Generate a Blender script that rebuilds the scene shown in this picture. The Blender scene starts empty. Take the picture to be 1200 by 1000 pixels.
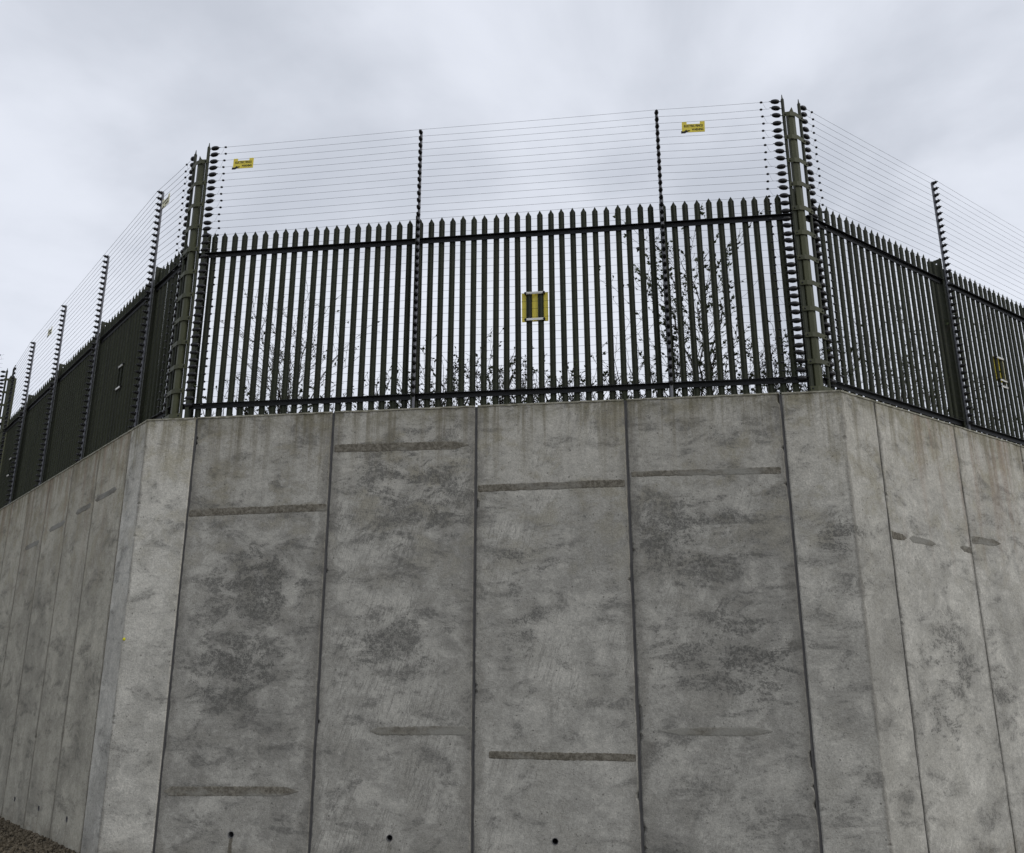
import bpy, bmesh, math, random
from mathutils import Vector, Matrix, noise
from math import sin, cos, tan, pi, radians

SC = bpy.context.scene
COL = SC.collection

# ------------------------------------------------------------------ camera
CAM = Vector((3.988, -11.222, 2.197))
F_PX, PITCH, ROLL, YAW = 1032.97, radians(16.07), radians(0.133), radians(-7.609)
r0 = Vector((cos(YAW), -sin(YAW), 0))
fw = Vector((sin(YAW) * cos(PITCH), cos(YAW) * cos(PITCH), sin(PITCH)))
u0 = r0.cross(fw)
rc = r0 * cos(ROLL) - u0 * sin(ROLL)
uc = r0 * sin(ROLL) + u0 * cos(ROLL)
cd = bpy.data.cameras.new('camera')
cd.sensor_width = 36.0
cd.lens = 36.0 * F_PX / 1200.0
cd.clip_start, cd.clip_end = 0.1, 4000.0
cam = bpy.data.objects.new('camera', cd)
COL.objects.link(cam)
cam.matrix_world = Matrix(((rc.x, uc.x, -fw.x, CAM.x), (rc.y, uc.y, -fw.y, CAM.y), (rc.z, uc.z, -fw.z, CAM.z), (0, 0, 0, 1)))
SC.camera = cam

# ------------------------------------------------------------------ sky, sun, exposure
SUN_DIR = Vector((0.78, -0.38, 0.72)).normalized()      # towards the sun, behind thick cloud
W = bpy.data.worlds.new('World')
SC.world = W
W.use_nodes = True
nt = W.node_tree
nt.nodes.clear()
wo = nt.nodes.new('ShaderNodeOutputWorld')
bg = nt.nodes.new('ShaderNodeBackground')
bg.inputs['Strength'].default_value = 0.1
sky = nt.nodes.new('ShaderNodeTexSky')
sky.sky_type = 'NISHITA'
sky.sun_disc = False
sky.sun_elevation = math.asin(SUN_DIR.z)
sky.sun_rotation = math.atan2(SUN_DIR.x, SUN_DIR.y)
tc = nt.nodes.new('ShaderNodeTexCoord')
sep = nt.nodes.new('ShaderNodeSeparateXYZ')
nt.links.new(tc.outputs['Generated'], sep.inputs[0])
absz = nt.nodes.new('ShaderNodeMath'); absz.operation = 'ABSOLUTE'
nt.links.new(sep.outputs['Z'], absz.inputs[0])
addz = nt.nodes.new('ShaderNodeMath'); addz.operation = 'ADD'; addz.inputs[1].default_value = 0.22
nt.links.new(absz.outputs[0], addz.inputs[0])
dv = nt.nodes.new('ShaderNodeVectorMath'); dv.operation = 'DIVIDE'
nt.links.new(tc.outputs['Generated'], dv.inputs[0])
nt.links.new(addz.outputs[0], dv.inputs[1])
n1 = nt.nodes.new('ShaderNodeTexNoise')
n1.inputs['Scale'].default_value = 1.9
n1.inputs['Detail'].default_value = 7.0
n1.inputs['Roughness'].default_value = 0.5
n1.inputs['Distortion'].default_value = 0.25
mp = nt.nodes.new('ShaderNodeMapping')
mp.inputs['Location'].default_value = (-6.0, 4.0, 0.7)
nt.links.new(dv.outputs[0], mp.inputs[0])
nt.links.new(mp.outputs[0], n1.inputs['Vector'])
ramp = nt.nodes.new('ShaderNodeValToRGB')
ramp.color_ramp.interpolation = 'EASE'
ramp.color_ramp.elements[0].position = 0.34
ramp.color_ramp.elements[0].color = (0.570, 0.605, 0.680, 1)
ramp.color_ramp.elements[1].position = 0.66
ramp.color_ramp.elements[1].color = (0.815, 0.850, 0.935, 1)
nt.links.new(n1.outputs['Fac'], ramp.inputs[0])
gain = nt.nodes.new('ShaderNodeVectorMath'); gain.operation = 'SCALE'; gain.inputs['Scale'].default_value = 10.2
nt.links.new(ramp.outputs[0], gain.inputs[0])
mix = nt.nodes.new('ShaderNodeMix'); mix.data_type = 'RGBA'
mix.inputs[0].default_value = 0.94                       # thick cloud over the clear sky
nt.links.new(sky.outputs[0], mix.inputs[6])
nt.links.new(gain.outputs[0], mix.inputs[7])
nt.links.new(mix.outputs[2], bg.inputs['Color'])
nt.links.new(bg.outputs[0], wo.inputs[0])

sd = bpy.data.lights.new('sun', 'SUN')
sd.energy = 0.95
sd.angle = radians(25)
sd.color = (1.0, 0.965, 0.91)
sun = bpy.data.objects.new('sun', sd)
COL.objects.link(sun)
sun.rotation_euler = SUN_DIR.to_track_quat('Z', 'Y').to_euler()
sun.location = (6, -12, 14)

vs = SC.view_settings
vs.view_transform = 'Standard'
vs.look = 'None'
vs.exposure = 0.0
vs.gamma = 1.0
vs.use_curve_mapping = False
SC.cycles.max_bounces = 5
SC.cycles.diffuse_bounces = 3

# ------------------------------------------------------------------ layout numbers (metres)
H = 5.761                                   # top of the wall
AL, AR = radians(41.426), radians(43.517)   # bends of the wall at its two corners
XL, XR = -2.733, 6.741
Z3 = Vector((0, 0, 1))
PL, PR = Vector((XL, 0, 0)), Vector((XR, 0, 0))
LD, LN = Vector((-cos(AL), sin(AL), 0)), Vector((sin(AL), cos(AL), 0))
RD, RN = Vector((cos(AR), sin(AR), 0)), Vector((-sin(AR), cos(AR), 0))
FN = Vector((0, 1, 0))
WLP, L1, NLP = 1.447, 0.691, 7              # panels of the left face
SE = L1 + WLP * NLP + 1.35
PE = PL + LD * SE                           # far corner of the left face
R1, WRP, NRP = 0.766, 2.0, 5
D = 0.40                                    # fence line behind the wall face
def miter(p, n1, n2, d): return p + (n1 + n2) * (d / (1 + n1.dot(n2)))
KA, KB = miter(PL, FN, LN, D), miter(PR, FN, RN, D)
KE = miter(PE, LN, FN, D)
rnd = random.Random(11)

# ------------------------------------------------------------------ helpers
class MB:
    def __init__(self): self.v, self.f = [], []
    def add(self, vs, fs):
        o = len(self.v); self.v += [tuple(p) for p in vs]; self.f += [tuple(i + o for i in q) for q in fs]
    def box(self, c, ax, ay, az):
        c, ax, ay, az = Vector(c), Vector(ax), Vector(ay), Vector(az)
        vs = [c + ax * i + ay * j + az * k for k in (-1, 1) for j in (-1, 1) for i in (-1, 1)]
        self.add(vs, [(0, 2, 3, 1), (4, 5, 7, 6), (0, 1, 5, 4), (2, 6, 7, 3), (0, 4, 6, 2), (1, 3, 7, 5)])
    def tube(self, pts, rad, n=8, caps=True):
        pts = [Vector(p) for p in pts]
        if not hasattr(rad, '__len__'): rad = [rad] * len(pts)
        rings = []
        for i, p in enumerate(pts):
            t = (pts[min(i + 1, len(pts) - 1)] - pts[max(i - 1, 0)]).normalized()
            a = t.cross(Vector((0.31, 0.17, 0.93)))
            if a.length < 1e-3: a = t.cross(Vector((1, 0, 0)))
            a.normalize(); b = t.cross(a)
            rings.append([p + (a * cos(2 * pi * k / n) + b * sin(2 * pi * k / n)) * rad[i] for k in range(n)])
        vs = [q for r in rings for q in r]
        fs = [(i * n + k, i * n + (k + 1) % n, (i + 1) * n + (k + 1) % n, (i + 1) * n + k) for i in range(len(pts) - 1) for k in range(n)]
        if caps:
            fs.append(tuple(reversed(range(n)))); fs.append(tuple((len(pts) - 1) * n + k for k in range(n)))
        self.add(vs, fs)
    def prism(self, poly, z0, z1):
        n = len(poly)
        vs = [(x, y, z0) for x, y in poly] + [(x, y, z1) for x, y in poly]
        fs = [(i, (i + 1) % n, n + (i + 1) % n, n + i) for i in range(n)] + [tuple(reversed(range(n))), tuple(range(n, 2 * n))]
        self.add(vs, fs)
    def mesh(self, name, mat, smooth=False):
        m = bpy.data.meshes.new(name)
        m.from_pydata(self.v, [], self.f); m.validate(); m.update()
        bm = bmesh.new(); bm.from_mesh(m); bmesh.ops.recalc_face_normals(bm, faces=bm.faces); bm.to_mesh(m); bm.free()
        if mat: m.materials.append(mat)
        if smooth: m.polygons.foreach_set('use_smooth', [True] * len(m.polygons))
        return m

def obj(name, mesh, parent=None, loc=None, rz=0.0, **props):
    o = bpy.data.objects.new(name, mesh)
    COL.objects.link(o)
    o.parent = parent
    if loc is not None: o.location = loc
    o.rotation_euler = (0, 0, rz)
    for k, v in props.items(): o[k] = v
    return o

def thing(name, label, cat, loc=(0, 0, 0), rz=0.0, group=None):
    o = obj(name, None, None, loc, rz, label=label, category=cat)
    o.empty_display_size = 0.2
    if group: o['group'] = group
    return o

# ------------------------------------------------------------------ materials
class NB:
    """small node builder"""
    def __init__(self, name):
        self.m = bpy.data.materials.new(name); self.m.use_nodes = True
        self.t = self.m.node_tree; self.t.nodes.clear()
        self.out = self.t.nodes.new('ShaderNodeOutputMaterial')
        self.b = self.t.nodes.new('ShaderNodeBsdfPrincipled')
        self.t.links.new(self.b.outputs[0], self.out.inputs[0])
    def put(self, s, v):
        if isinstance(v, (int, float)): s.default_value = v
        elif isinstance(v, tuple):
            s.default_value = v if len(s.default_value) == len(v) else v + (1.0,)
        else: self.t.links.new(v, s)
    def math(self, op, a, b=0.0, c=None, clamp=False):
        n = self.t.nodes.new('ShaderNodeMath'); n.operation = op; n.use_clamp = clamp
        self.put(n.inputs[0], a); self.put(n.inputs[1], b)
        if c is not None: self.put(n.inputs[2], c)
        return n.outputs[0]
    def mix(self, f, a, b, mode='MIX'):
        n = self.t.nodes.new('ShaderNodeMix'); n.data_type = 'RGBA'; n.blend_type = mode
        self.put(n.inputs[0], f); self.put(n.inputs[6], a); self.put(n.inputs[7], b)
        return n.outputs[2]
    def step(self, x, lo, hi, a=0.0, b=1.0):
        n = self.t.nodes.new('ShaderNodeMapRange'); n.interpolation_type = 'SMOOTHSTEP'
        self.put(n.inputs[0], x)
        for i, q in enumerate((lo, hi, a, b)): self.put(n.inputs[i + 1], q)
        return n.outputs[0]
    def coord(self, scale=(1, 1, 1), seed=None, kind='Object', base=None):
        if base is None:
            c = self.t.nodes.new('ShaderNodeTexCoord').outputs[kind]
        else: c = base
        if seed is not None:
            a = self.t.nodes.new('ShaderNodeVectorMath'); a.operation = 'ADD'
            self.t.links.new(c, a.inputs[0]); self.put(a.inputs[1], seed); c = a.outputs[0]
        m = self.t.nodes.new('ShaderNodeVectorMath'); m.operation = 'MULTIPLY'
        self.t.links.new(c, m.inputs[0]); m.inputs[1].default_value = scale
        return m.outputs[0]
    def noise(self, vec, scale, detail=4.0, rough=0.5, dist=0.0):
        n = self.t.nodes.new('ShaderNodeTexNoise')
        self.t.links.new(vec, n.inputs['Vector'])
        n.inputs['Scale'].default_value = scale; n.inputs['Detail'].default_value = detail
        n.inputs['Roughness'].default_value = rough; n.inputs['Distortion'].default_value = dist
        return n.outputs['Fac']
    def vor(self, vec, scale, feat='F1'):
        n = self.t.nodes.new('ShaderNodeTexVoronoi'); n.feature = feat
        self.t.links.new(vec, n.inputs['Vector']); n.inputs['Scale'].default_value = scale
        return n
    def attr(self, name):
        n = self.t.nodes.new('ShaderNodeAttribute'); n.attribute_type = 'OBJECT'; n.attribute_name = name
        return n
    def bump(self, h, strength, dist):
        n = self.t.nodes.new('ShaderNodeBump'); n.inputs['Strength'].default_value = strength
        n.inputs['Distance'].default_value = dist
        self.t.links.new(h, n.inputs['Height'])
        self.t.links.new(n.outputs[0], self.b.inputs['Normal'])
    def finish(self, col, rough=0.7, metal=0.0, spec=0.5):
        self.put(self.b.inputs['Base Color'], col); self.put(self.b.inputs['Roughness'], rough)
        self.b.inputs['Metallic'].default_value = metal
        self.b.inputs['Specular IOR Level'].default_value = spec
        return self.m

def concrete_material():
    k = NB('cast_concrete')
    seed = k.attr('seed').outputs['Vector']
    P = k.coord((1, 1, 1), seed)
    raw = k.coord((1, 1, 1))
    sp = k.t.nodes.new('ShaderNodeSeparateXYZ'); k.t.links.new(raw, sp.inputs[0])
    x, z = sp.outputs['X'], sp.outputs['Z']
    tone = k.attr('tone').outputs['Fac']
    grime = k.attr('grime').outputs['Fac']
    rust = k.attr('rust').outputs['Fac']
    dtop = k.math('SUBTRACT', H, z)
    big = k.noise(P, 0.85, 3, 0.55, 0.5)
    mid = k.noise(k.coord((1, 1, 0.85), None, base=P), 4.2, 7, 0.72, 0.35)
    crumb = k.noise(P, 26.0, 5, 0.80, 0.0)
    grain = k.noise(P, 75.0, 3, 0.7)
    # cement body, cloudy
    col = k.mix(k.step(k.math('ADD', k.math('MULTIPLY', big, 0.55), k.math('MULTIPLY', mid, 0.45)), 0.36, 0.64), (0.325, 0.315, 0.286), (0.490, 0.475, 0.430))
    # patches of smoother skin with crisp ragged edges
    patch = k.noise(k.coord((1, 1, 1.15), None, base=P), 1.9, 10, 0.70, 0.25)
    sk = k.step(patch, 0.465, 0.525)
    col = k.mix(k.math('MULTIPLY', sk, k.math('MULTIPLY_ADD', grime, 0.30, 0.10)), col, (0.205, 0.198, 0.180))
    col = k.mix(k.math('MULTIPLY', k.step(patch, 0.405, 0.435, 1.0, 0.0), 0.48), col, (0.520, 0.502, 0.452))
    # rain-bleached zone under the top edge, doubling as painted light fall-off, ragged lower limit
    bleach_light = k.step(k.math('ADD', dtop, k.math('MULTIPLY', big, 1.6)), 1.2, 2.6, 1.0, 0.0)
    col = k.mix(k.math('MULTIPLY', bleach_light, 0.50), col, (0.490, 0.468, 0.412))
    col = k.mix(k.math('MULTIPLY', k.math('MULTIPLY', k.step(patch, 0.48, 0.62), k.step(dtop, 0.3, 3.2, 1.0, 0.12)), 0.55), col, (0.285, 0.258, 0.180))
    # weathering: dark crumbly smears drawn out sideways, thick where a panel is stained
    smear = k.noise(k.coord((0.85, 0.85, 1.9), None, base=P), 2.0, 8, 0.72, 0.5)
    fall = None
    for nm in ('stain_a', 'stain_b'):
        a = k.attr(nm); s2 = k.t.nodes.new('ShaderNodeSeparateXYZ'); k.t.links.new(a.outputs['Vector'], s2.inputs[0])
        dx = k.math('MULTIPLY', k.math('SUBTRACT', x, s2.outputs['X']), 0.75); dz = k.math('SUBTRACT', z, s2.outputs['Y'])
        d2 = k.math('SQRT', k.math('ADD', k.math('MULTIPLY', dx, dx), k.math('MULTIPLY', dz, dz)))
        f = k.step(k.math('DIVIDE', d2, k.math('ADD', s2.outputs['Z'], 0.001)), 0.15, 1.15, 1.0, 0.0)
        fall = f if fall is None else k.math('MAXIMUM', fall, f)
    soft = k.math('MULTIPLY_ADD', fall, 0.095, k.math('MULTIPLY', grime, 0.030))
    lvl = k.math('ADD', smear, soft)
    col = k.mix(k.math('MULTIPLY', k.step(lvl, 0.49, 0.72), 0.34), col, (0.160, 0.156, 0.145))
    fine = k.math('ADD', k.math('MULTIPLY', crumb, 0.62), k.math('MULTIPLY', grain, 0.38))
    st = k.step(k.math('SUBTRACT', fine, k.math('MAXIMUM', k.math('MULTIPLY_ADD', lvl, -0.80, 0.985), 0.475)), 0.0, 0.034)
    col = k.mix(k.math('MULTIPLY', st, k.math('MULTIPLY_ADD', fall, 0.22, 0.60)), col, (0.080, 0.079, 0.072))
    # pale scuffs and dried rims
    rim = k.math('ABSOLUTE', k.math('SUBTRACT', mid, 0.505))
    col = k.mix(k.math('MULTIPLY', k.math('MULTIPLY', k.step(rim, 0.0, 0.016, 1.0, 0.0), k.step(big, 0.42, 0.6)), 0.30), col, (0.52, 0.505, 0.455))
    sc = k.step(k.math('SUBTRACT', k.math('SUBTRACT', 1.0, crumb), 0.62), 0.0, 0.09)
    col = k.mix(k.math('MULTIPLY', sc, 0.30), col, (0.50, 0.485, 0.44))
    # damp, dirty arrises beside the joints; corner edges get dirt plus painted chip shadow
    pw = k.attr('panel_width').outputs['Fac']; ew = k.attr('edge_dirt').outputs['Fac']
    ex = k.math('MINIMUM', x, k.math('SUBTRACT', pw, x))
    em = k.math('MULTIPLY', k.step(k.math('ADD', k.math('ABSOLUTE', ex), k.math('MULTIPLY', k.math('MULTIPLY_ADD', patch, 6.0, -3.0), ew)), 0.0, ew, 1.0, 0.0), k.step(ew, 0.0, 0.01))
    col = k.mix(k.math('MULTIPLY', em, 0.50), col, (0.130, 0.122, 0.105))
    # rain wash: brown-green vertical runs
    run = k.noise(k.coord((10.0, 10.0, 0.40), None, base=P), 1.0, 5, 0.65)
    reach = k.noise(k.coord((3.2, 3.2, 0.05), None, base=P), 1.0, 2, 0.6)
    lim = k.math('MULTIPLY_ADD', reach, 3.0, -0.55)
    fade = k.math('SUBTRACT', 1.0, k.math('DIVIDE', dtop, k.math('MAXIMUM', lim, 0.12)), clamp=True)
    runs = k.math('MULTIPLY', k.step(run, 0.42, 0.66), fade)
    col = k.mix(k.math('MULTIPLY', runs, 0.80), col, (0.165, 0.145, 0.095))
    moss = k.math('MULTIPLY', k.step(dtop, 0.0, 0.34, 1.0, 0.0), k.step(mid, 0.40, 0.60))
    col = k.mix(k.math('MULTIPLY', moss, 0.55), col, (0.150, 0.138, 0.080))
    # faint runs all the way down
    col = k.mix(k.math('MULTIPLY', k.step(run, 0.55, 0.75), 0.16), col, (0.16, 0.152, 0.135))
    col = k.mix(k.math('MULTIPLY', k.math('MULTIPLY', k.step(z, 0.02, 0.38, 1.0, 0.0), k.step(mid, 0.38, 0.6)), 0.45), col, (0.150, 0.128, 0.095))
    wv = k.t.nodes.new('ShaderNodeSeparateXYZ'); k.t.links.new(k.attr('weep_at').outputs['Vector'], wv.inputs[0])
    wd = k.math('ADD', k.math('ABSOLUTE', k.math('SUBTRACT', x, wv.outputs['X'])), k.math('MULTIPLY_ADD', crumb, 0.06, -0.03))
    wm = k.math('MULTIPLY', k.step(wd, 0.012, 0.034, 1.0, 0.0), k.math('LESS_THAN', z, wv.outputs['Y']))
    col = k.mix(k.math('MULTIPLY', wm, wv.outputs['Z']), col, (0.115, 0.100, 0.072))
    # pinkish rust wash on the side faces
    rr = k.noise(k.coord((4.2, 4.2, 0.28), None, base=P), 1.0, 4, 0.6)
    rl = k.math('SUBTRACT', 1.0, k.math('DIVIDE', dtop, 2.4), clamp=True)
    col = k.mix(k.math('MULTIPLY', k.math('MULTIPLY', k.step(rr, 0.50, 0.66), rl), rust), col, (0.250, 0.175, 0.130))
    # blowholes
    v = k.vor(P, 10.0)
    vs_ = k.t.nodes.new('ShaderNodeSeparateColor'); k.t.links.new(v.outputs['Color'], vs_.inputs[0])
    hole = k.math('MULTIPLY', k.step(k.math('ADD', v.outputs['Distance'], k.math('MULTIPLY_ADD', crumb, 0.2, -0.1)), 0.05, 0.14, 1.0, 0.0), k.math('GREATER_THAN', vs_.outputs[0], 0.72))
    v2 = k.vor(k.coord((1, 1, 0.75), None, base=P), 31.0)
    vs2 = k.t.nodes.new('ShaderNodeSeparateColor'); k.t.links.new(v2.outputs['Color'], vs2.inputs[0])
    hole2 = k.math('MULTIPLY', k.step(v2.outputs['Distance'], 0.08, 0.20, 1.0, 0.0), k.math('GREATER_THAN', vs2.outputs[0], 0.80))
    hole = k.math('MAXIMUM', hole, k.math('MULTIPLY', hole2, 0.8))
    col = k.mix(k.math('MULTIPLY', hole, 0.72), col, (0.075, 0.072, 0.064))
    # trowel and shutter drag marks, only on some panels
    scr = k.attr('drag').outputs['Fac']
    rot = k.t.nodes.new('ShaderNodeVectorRotate'); rot.rotation_type = 'Y_AXIS'; rot.inputs['Angle'].default_value = radians(-17)
    k.t.links.new(P, rot.inputs['Vector'])
    dn = k.noise(k.coord((11.0, 1.0, 0.9), None, base=rot.outputs[0]), 2.0, 4, 0.6, 0.7)
    drag = k.math('MULTIPLY', k.step(k.math('ABSOLUTE', k.math('SUBTRACT', dn, 0.5)), 0.0, 0.035, 1.0, 0.0), k.math('MULTIPLY', k.step(big, 0.47, 0.58), scr))
    col = k.mix(k.math('MULTIPLY', drag, 0.62), col, (0.15, 0.145, 0.132))
    # sand grain
    gr = k.math('MULTIPLY', k.math('MULTIPLY_ADD', grain, 1.15, 0.425), k.math('MULTIPLY_ADD', crumb, 1.25, 0.375))
    tn = k.math('MULTIPLY', gr, tone)
    wa = k.attr('warm').outputs['Fac']
    cb = k.t.nodes.new('ShaderNodeCombineColor')
    for i, ww in enumerate((0.04, 0.005, -0.10)): k.t.links.new(k.math('MULTIPLY', tn, k.math('MULTIPLY_ADD', wa, ww, (1.0, 1.0, 0.985)[i])), cb.inputs[i])
    col = k.mix(1.0, col, cb.outputs[0], 'MULTIPLY')
    hgt = k.math('SUBTRACT', k.noise(P, 24.0, 3, 0.72), k.math('MULTIPLY', hole2, 0.9))
    k.bump(hgt, 0.7, 0.009)
    return k.finish(col, 0.88, 0, 0.3)

def mortar_material():
    k = NB('rough_mortar')
    seed = k.attr('seed').outputs['Vector']
    P = k.coord((1, 1, 1), seed)
    n = k.noise(P, 22, 7, 0.72, 0.3)
    col = k.mix(k.step(n, 0.38, 0.64), (0.105, 0.094, 0.073), (0.225, 0.208, 0.168))
    b = k.noise(k.coord((0.8, 1, 2), None, base=P), 2.2, 6, 0.6)
    fade = k.attr('fade').outputs['Fac']
    col = k.mix(k.step(k.math('ADD', b, fade), 0.46, 0.72), col, (0.262, 0.255, 0.224))
    k.bump(n, 0.9, 0.012)
    return k.finish(col, 0.9, 0, 0.25)

def sealant_material():
    k = NB('dark_sealant')
    n = k.noise(k.coord((1, 1, 0.4)), 14, 6, 0.7)
    return k.finish(k.mix(n, (0.045, 0.044, 0.046), (0.125, 0.120, 0.112)), 0.75)

def lip_material():
    k = NB('weathered_edge')
    n = k.noise(k.coord((1, 1, 1)), 9, 6, 0.7)
    return k.finish(k.mix(k.step(n, 0.35, 0.65), (0.20, 0.19, 0.135), (0.42, 0.405, 0.33)), 0.9)

def paint(name, c, rough=0.5, var=0.25, spec=0.45, scale=3.0, dust=0.0):
    k = NB(name)
    P = k.coord((1, 1, 0.35), k.attr('seed').outputs['Vector'])
    n = k.noise(P, scale, 7, 0.65)
    f = k.noise(P, scale * 14, 4, 0.6)
    lo = tuple(q * (1 - var) for q in c); hi = tuple(min(1, q * (1 + var)) for q in c)
    col = k.mix(k.step(n, 0.3, 0.7), lo, hi)
    if dust: col = k.mix(k.math('MULTIPLY', k.step(f, 0.52, 0.72), dust), col, (0.14, 0.135, 0.11))
    k.bump(f, 0.15, 0.001)
    return k.finish(col, k.math('MULTIPLY_ADD', n, 0.25, rough - 0.12), 0, spec)

M = dict(
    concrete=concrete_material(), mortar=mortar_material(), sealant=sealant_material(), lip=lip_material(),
    pale=paint('olive_pale_paint', (0.027, 0.031, 0.017), 0.6, 0.25, 0.2, 2.0, 0.12),
    corner=paint('olive_post_paint', (0.066, 0.070, 0.036), 0.55, 0.2, 0.25, 2.0, 0.15),
    rail=paint('dark_rail_paint', (0.012, 0.013, 0.014), 0.55, 0.2, 0.3),
    dpost=paint('olive_bracket_paint', (0.034, 0.038, 0.022), 0.55, 0.2, 0.25),
    epost=paint('weathered_aluminium', (0.145, 0.148, 0.165), 0.45, 0.25, 0.5, 4.0),
    black=paint('black_insulator_plastic', (0.010, 0.010, 0.011), 0.38, 0.2, 0.4),
    wire=paint('galvanised_wire', (0.026, 0.026, 0.028), 0.7, 0.15, 0.2),
    yellow=paint('yellow_sign_plastic', (0.78, 0.64, 0.07), 0.45, 0.10, 0.4),
    paleyellow=paint('faded_sign_plastic', (0.80, 0.76, 0.48), 0.45, 0.10, 0.4),
    print_=paint('black_sign_print', (0.018, 0.016, 0.012), 0.5, 0.1, 0.3),
    white=paint('white_bracket_plastic', (0.74, 0.73, 0.68), 0.45, 0.10, 0.4),
    pipe=paint('dark_pipe_plastic', (0.13, 0.13, 0.13), 0.6, 0.2, 0.3),
    bark=paint('twig_bark', (0.055, 0.043, 0.032), 0.8, 0.3, 0.2, 12),
    leaf=paint('shrub_leaf', (0.065, 0.088, 0.030), 0.55, 0.45, 0.35, 9),
    lichen=paint('yellow_lichen', (0.55, 0.52, 0.03), 0.8, 0.2, 0.2, 30),
)

def ground_material():
    k = NB('earth_and_grit')
    P = k.coord((1, 1, 1))
    a = k.noise(P, 0.8, 8, 0.65); b = k.noise(P, 28, 6, 0.75)
    col = k.mix(k.step(a, 0.35, 0.65), (0.105, 0.088, 0.062), (0.17, 0.148, 0.112))
    col = k.mix(k.step(b, 0.40, 0.62), (0.06, 0.05, 0.037), col)
    k.bump(b, 0.8, 0.02)
    return k.finish(col, 0.95, 0, 0.2)
def stone_material():
    k = NB('grit_stone')
    P = k.coord((1, 1, 1))
    v = k.vor(P, 17)
    s = k.t.nodes.new('ShaderNodeSeparateColor'); k.t.links.new(v.outputs['Color'], s.inputs[0])
    col = k.mix(s.outputs[0], (0.090, 0.071, 0.046), (0.215, 0.178, 0.125))
    g = k.noise(P, 70, 4, 0.7)
    col = k.mix(k.math('MULTIPLY', g, 0.5), col, (0.05, 0.045, 0.035))
    return k.finish(col, 0.92, 0, 0.2)
M['ground'] = ground_material(); M['stone'] = stone_material()

# ------------------------------------------------------------------ ground
def lower_ground_z(x, y):
    t = min(max((-y - 3.5) / 8.0, 0.0), 1.0)
    return 0.62 * t * t * (3 - 2 * t)
mb = MB()
xs = [-1500, -400, -120, -60, -30] + [-20 + 1.0 * i for i in range(51)] + [40, 60, 120, 400, 1500]
ys = [-1500, -400, -120, -60, -30] + [-20 + 1.0 * i for i in range(45)] + [40, 120, 1500]
mb.v = [(a, b, lower_ground_z(a, b) + (0.035 * noise.noise(Vector((a * .6, b * .6, 0))) - 0.02 if -20 < a < 30 and -20 < b < 24 else -0.02)) for b in ys for a in xs]
nx = len(xs)
mb.f = [(j * nx + i, j * nx + i + 1, (j + 1) * nx + i + 1, (j + 1) * nx + i) for j in range(len(ys) - 1) for i in range(nx - 1)]
obj('ground', mb.mesh('ground', M['ground'], True), kind='structure')

TH = 0.60                                             # wall thickness
bA, bB, bE = miter(PL, FN, LN, TH), miter(PR, FN, RN, TH), miter(PE, LN, FN, TH)
gR = bB + RD * 14
poly = [bE + Vector((-16, 0, 0)), bE, bA, bB, gR, gR + Vector((60, 500, 0)), bE + Vector((-500, 500, 0))]
mb = MB()
mb.add([(p.x, p.y, 5.66) for p in poly] + [(p.x, p.y, 5.0) for p in poly],
       [(0, 1, 2, 3, 4, 5, 6)] + [(i, i + 7, (i + 1) % 7 + 7, (i + 1) % 7) for i in range(7)])
obj('retained_ground', mb.mesh('retained_ground', M['ground']), kind='structure')

# gravel beside the left face, where the ground comes into view
def stone_proto(seed):
    q = random.Random(seed); bm = bmesh.new()
    bmesh.ops.create_icosphere(bm, subdivisions=1, radius=1.0)
    out = []
    for v in bm.verts: v.co *= q.uniform(0.7, 1.2)
    vs_ = [v.co.copy() for v in bm.verts]; fs_ = [tuple(v.index for v in f.verts) for f in bm.faces]
    bm.free(); return vs_, fs_
protos = [stone_proto(i) for i in range(8)]
mb = MB(); q = random.Random(5)
for i in range(15000):
    s = q.uniform(-0.5, 9.0); o = q.random() ** 1.3 * 3.2 + 0.01
    c = PL + LD * s - LN * o
    sz = q.choice((0.008, 0.011, 0.014, 0.018, 0.026)) * q.uniform(0.7, 1.2)
    vs_, fs_ = protos[i % 8]
    rot = Matrix.Rotation(q.uniform(0, 6.28), 3, 'Z') @ Matrix.Rotation(q.uniform(0, 6.28), 3, 'X')
    sc = Vector((1.3, 1.0, 0.65))
    zb = lower_ground_z(c.x, c.y) + 0.035 * noise.noise(Vector((c.x * .6, c.y * .6, 0))) - 0.02
    mb.add([(rot @ v) * sz * 1.0 + Vector((c.x, c.y, zb + sz * 0.35 + (0.05 * math.exp(-o * 3.0)))) for v in vs_], fs_)
obj('gravel', mb.mesh('gravel', M['stone']), kind='stuff', label='brown grey gravel along the foot of the left wall face', category='gravel')
mb = MB(); vs_, fs_ = protos[2]
wp = PL + LD * 3.9 - LN * 0.95
mb.add([v * 0.035 + Vector((wp.x, wp.y, 0.03)) for v in vs_], fs_)
obj('pale_stone', mb.mesh('pale_stone', M['white']), label='small white stone lying on the gravel at lower left', category='stone')

# ------------------------------------------------------------------ the retaining wall
wall = thing('retaining_wall', 'tall grey precast concrete retaining wall with stained panels and dark vertical joints', 'wall')

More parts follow.
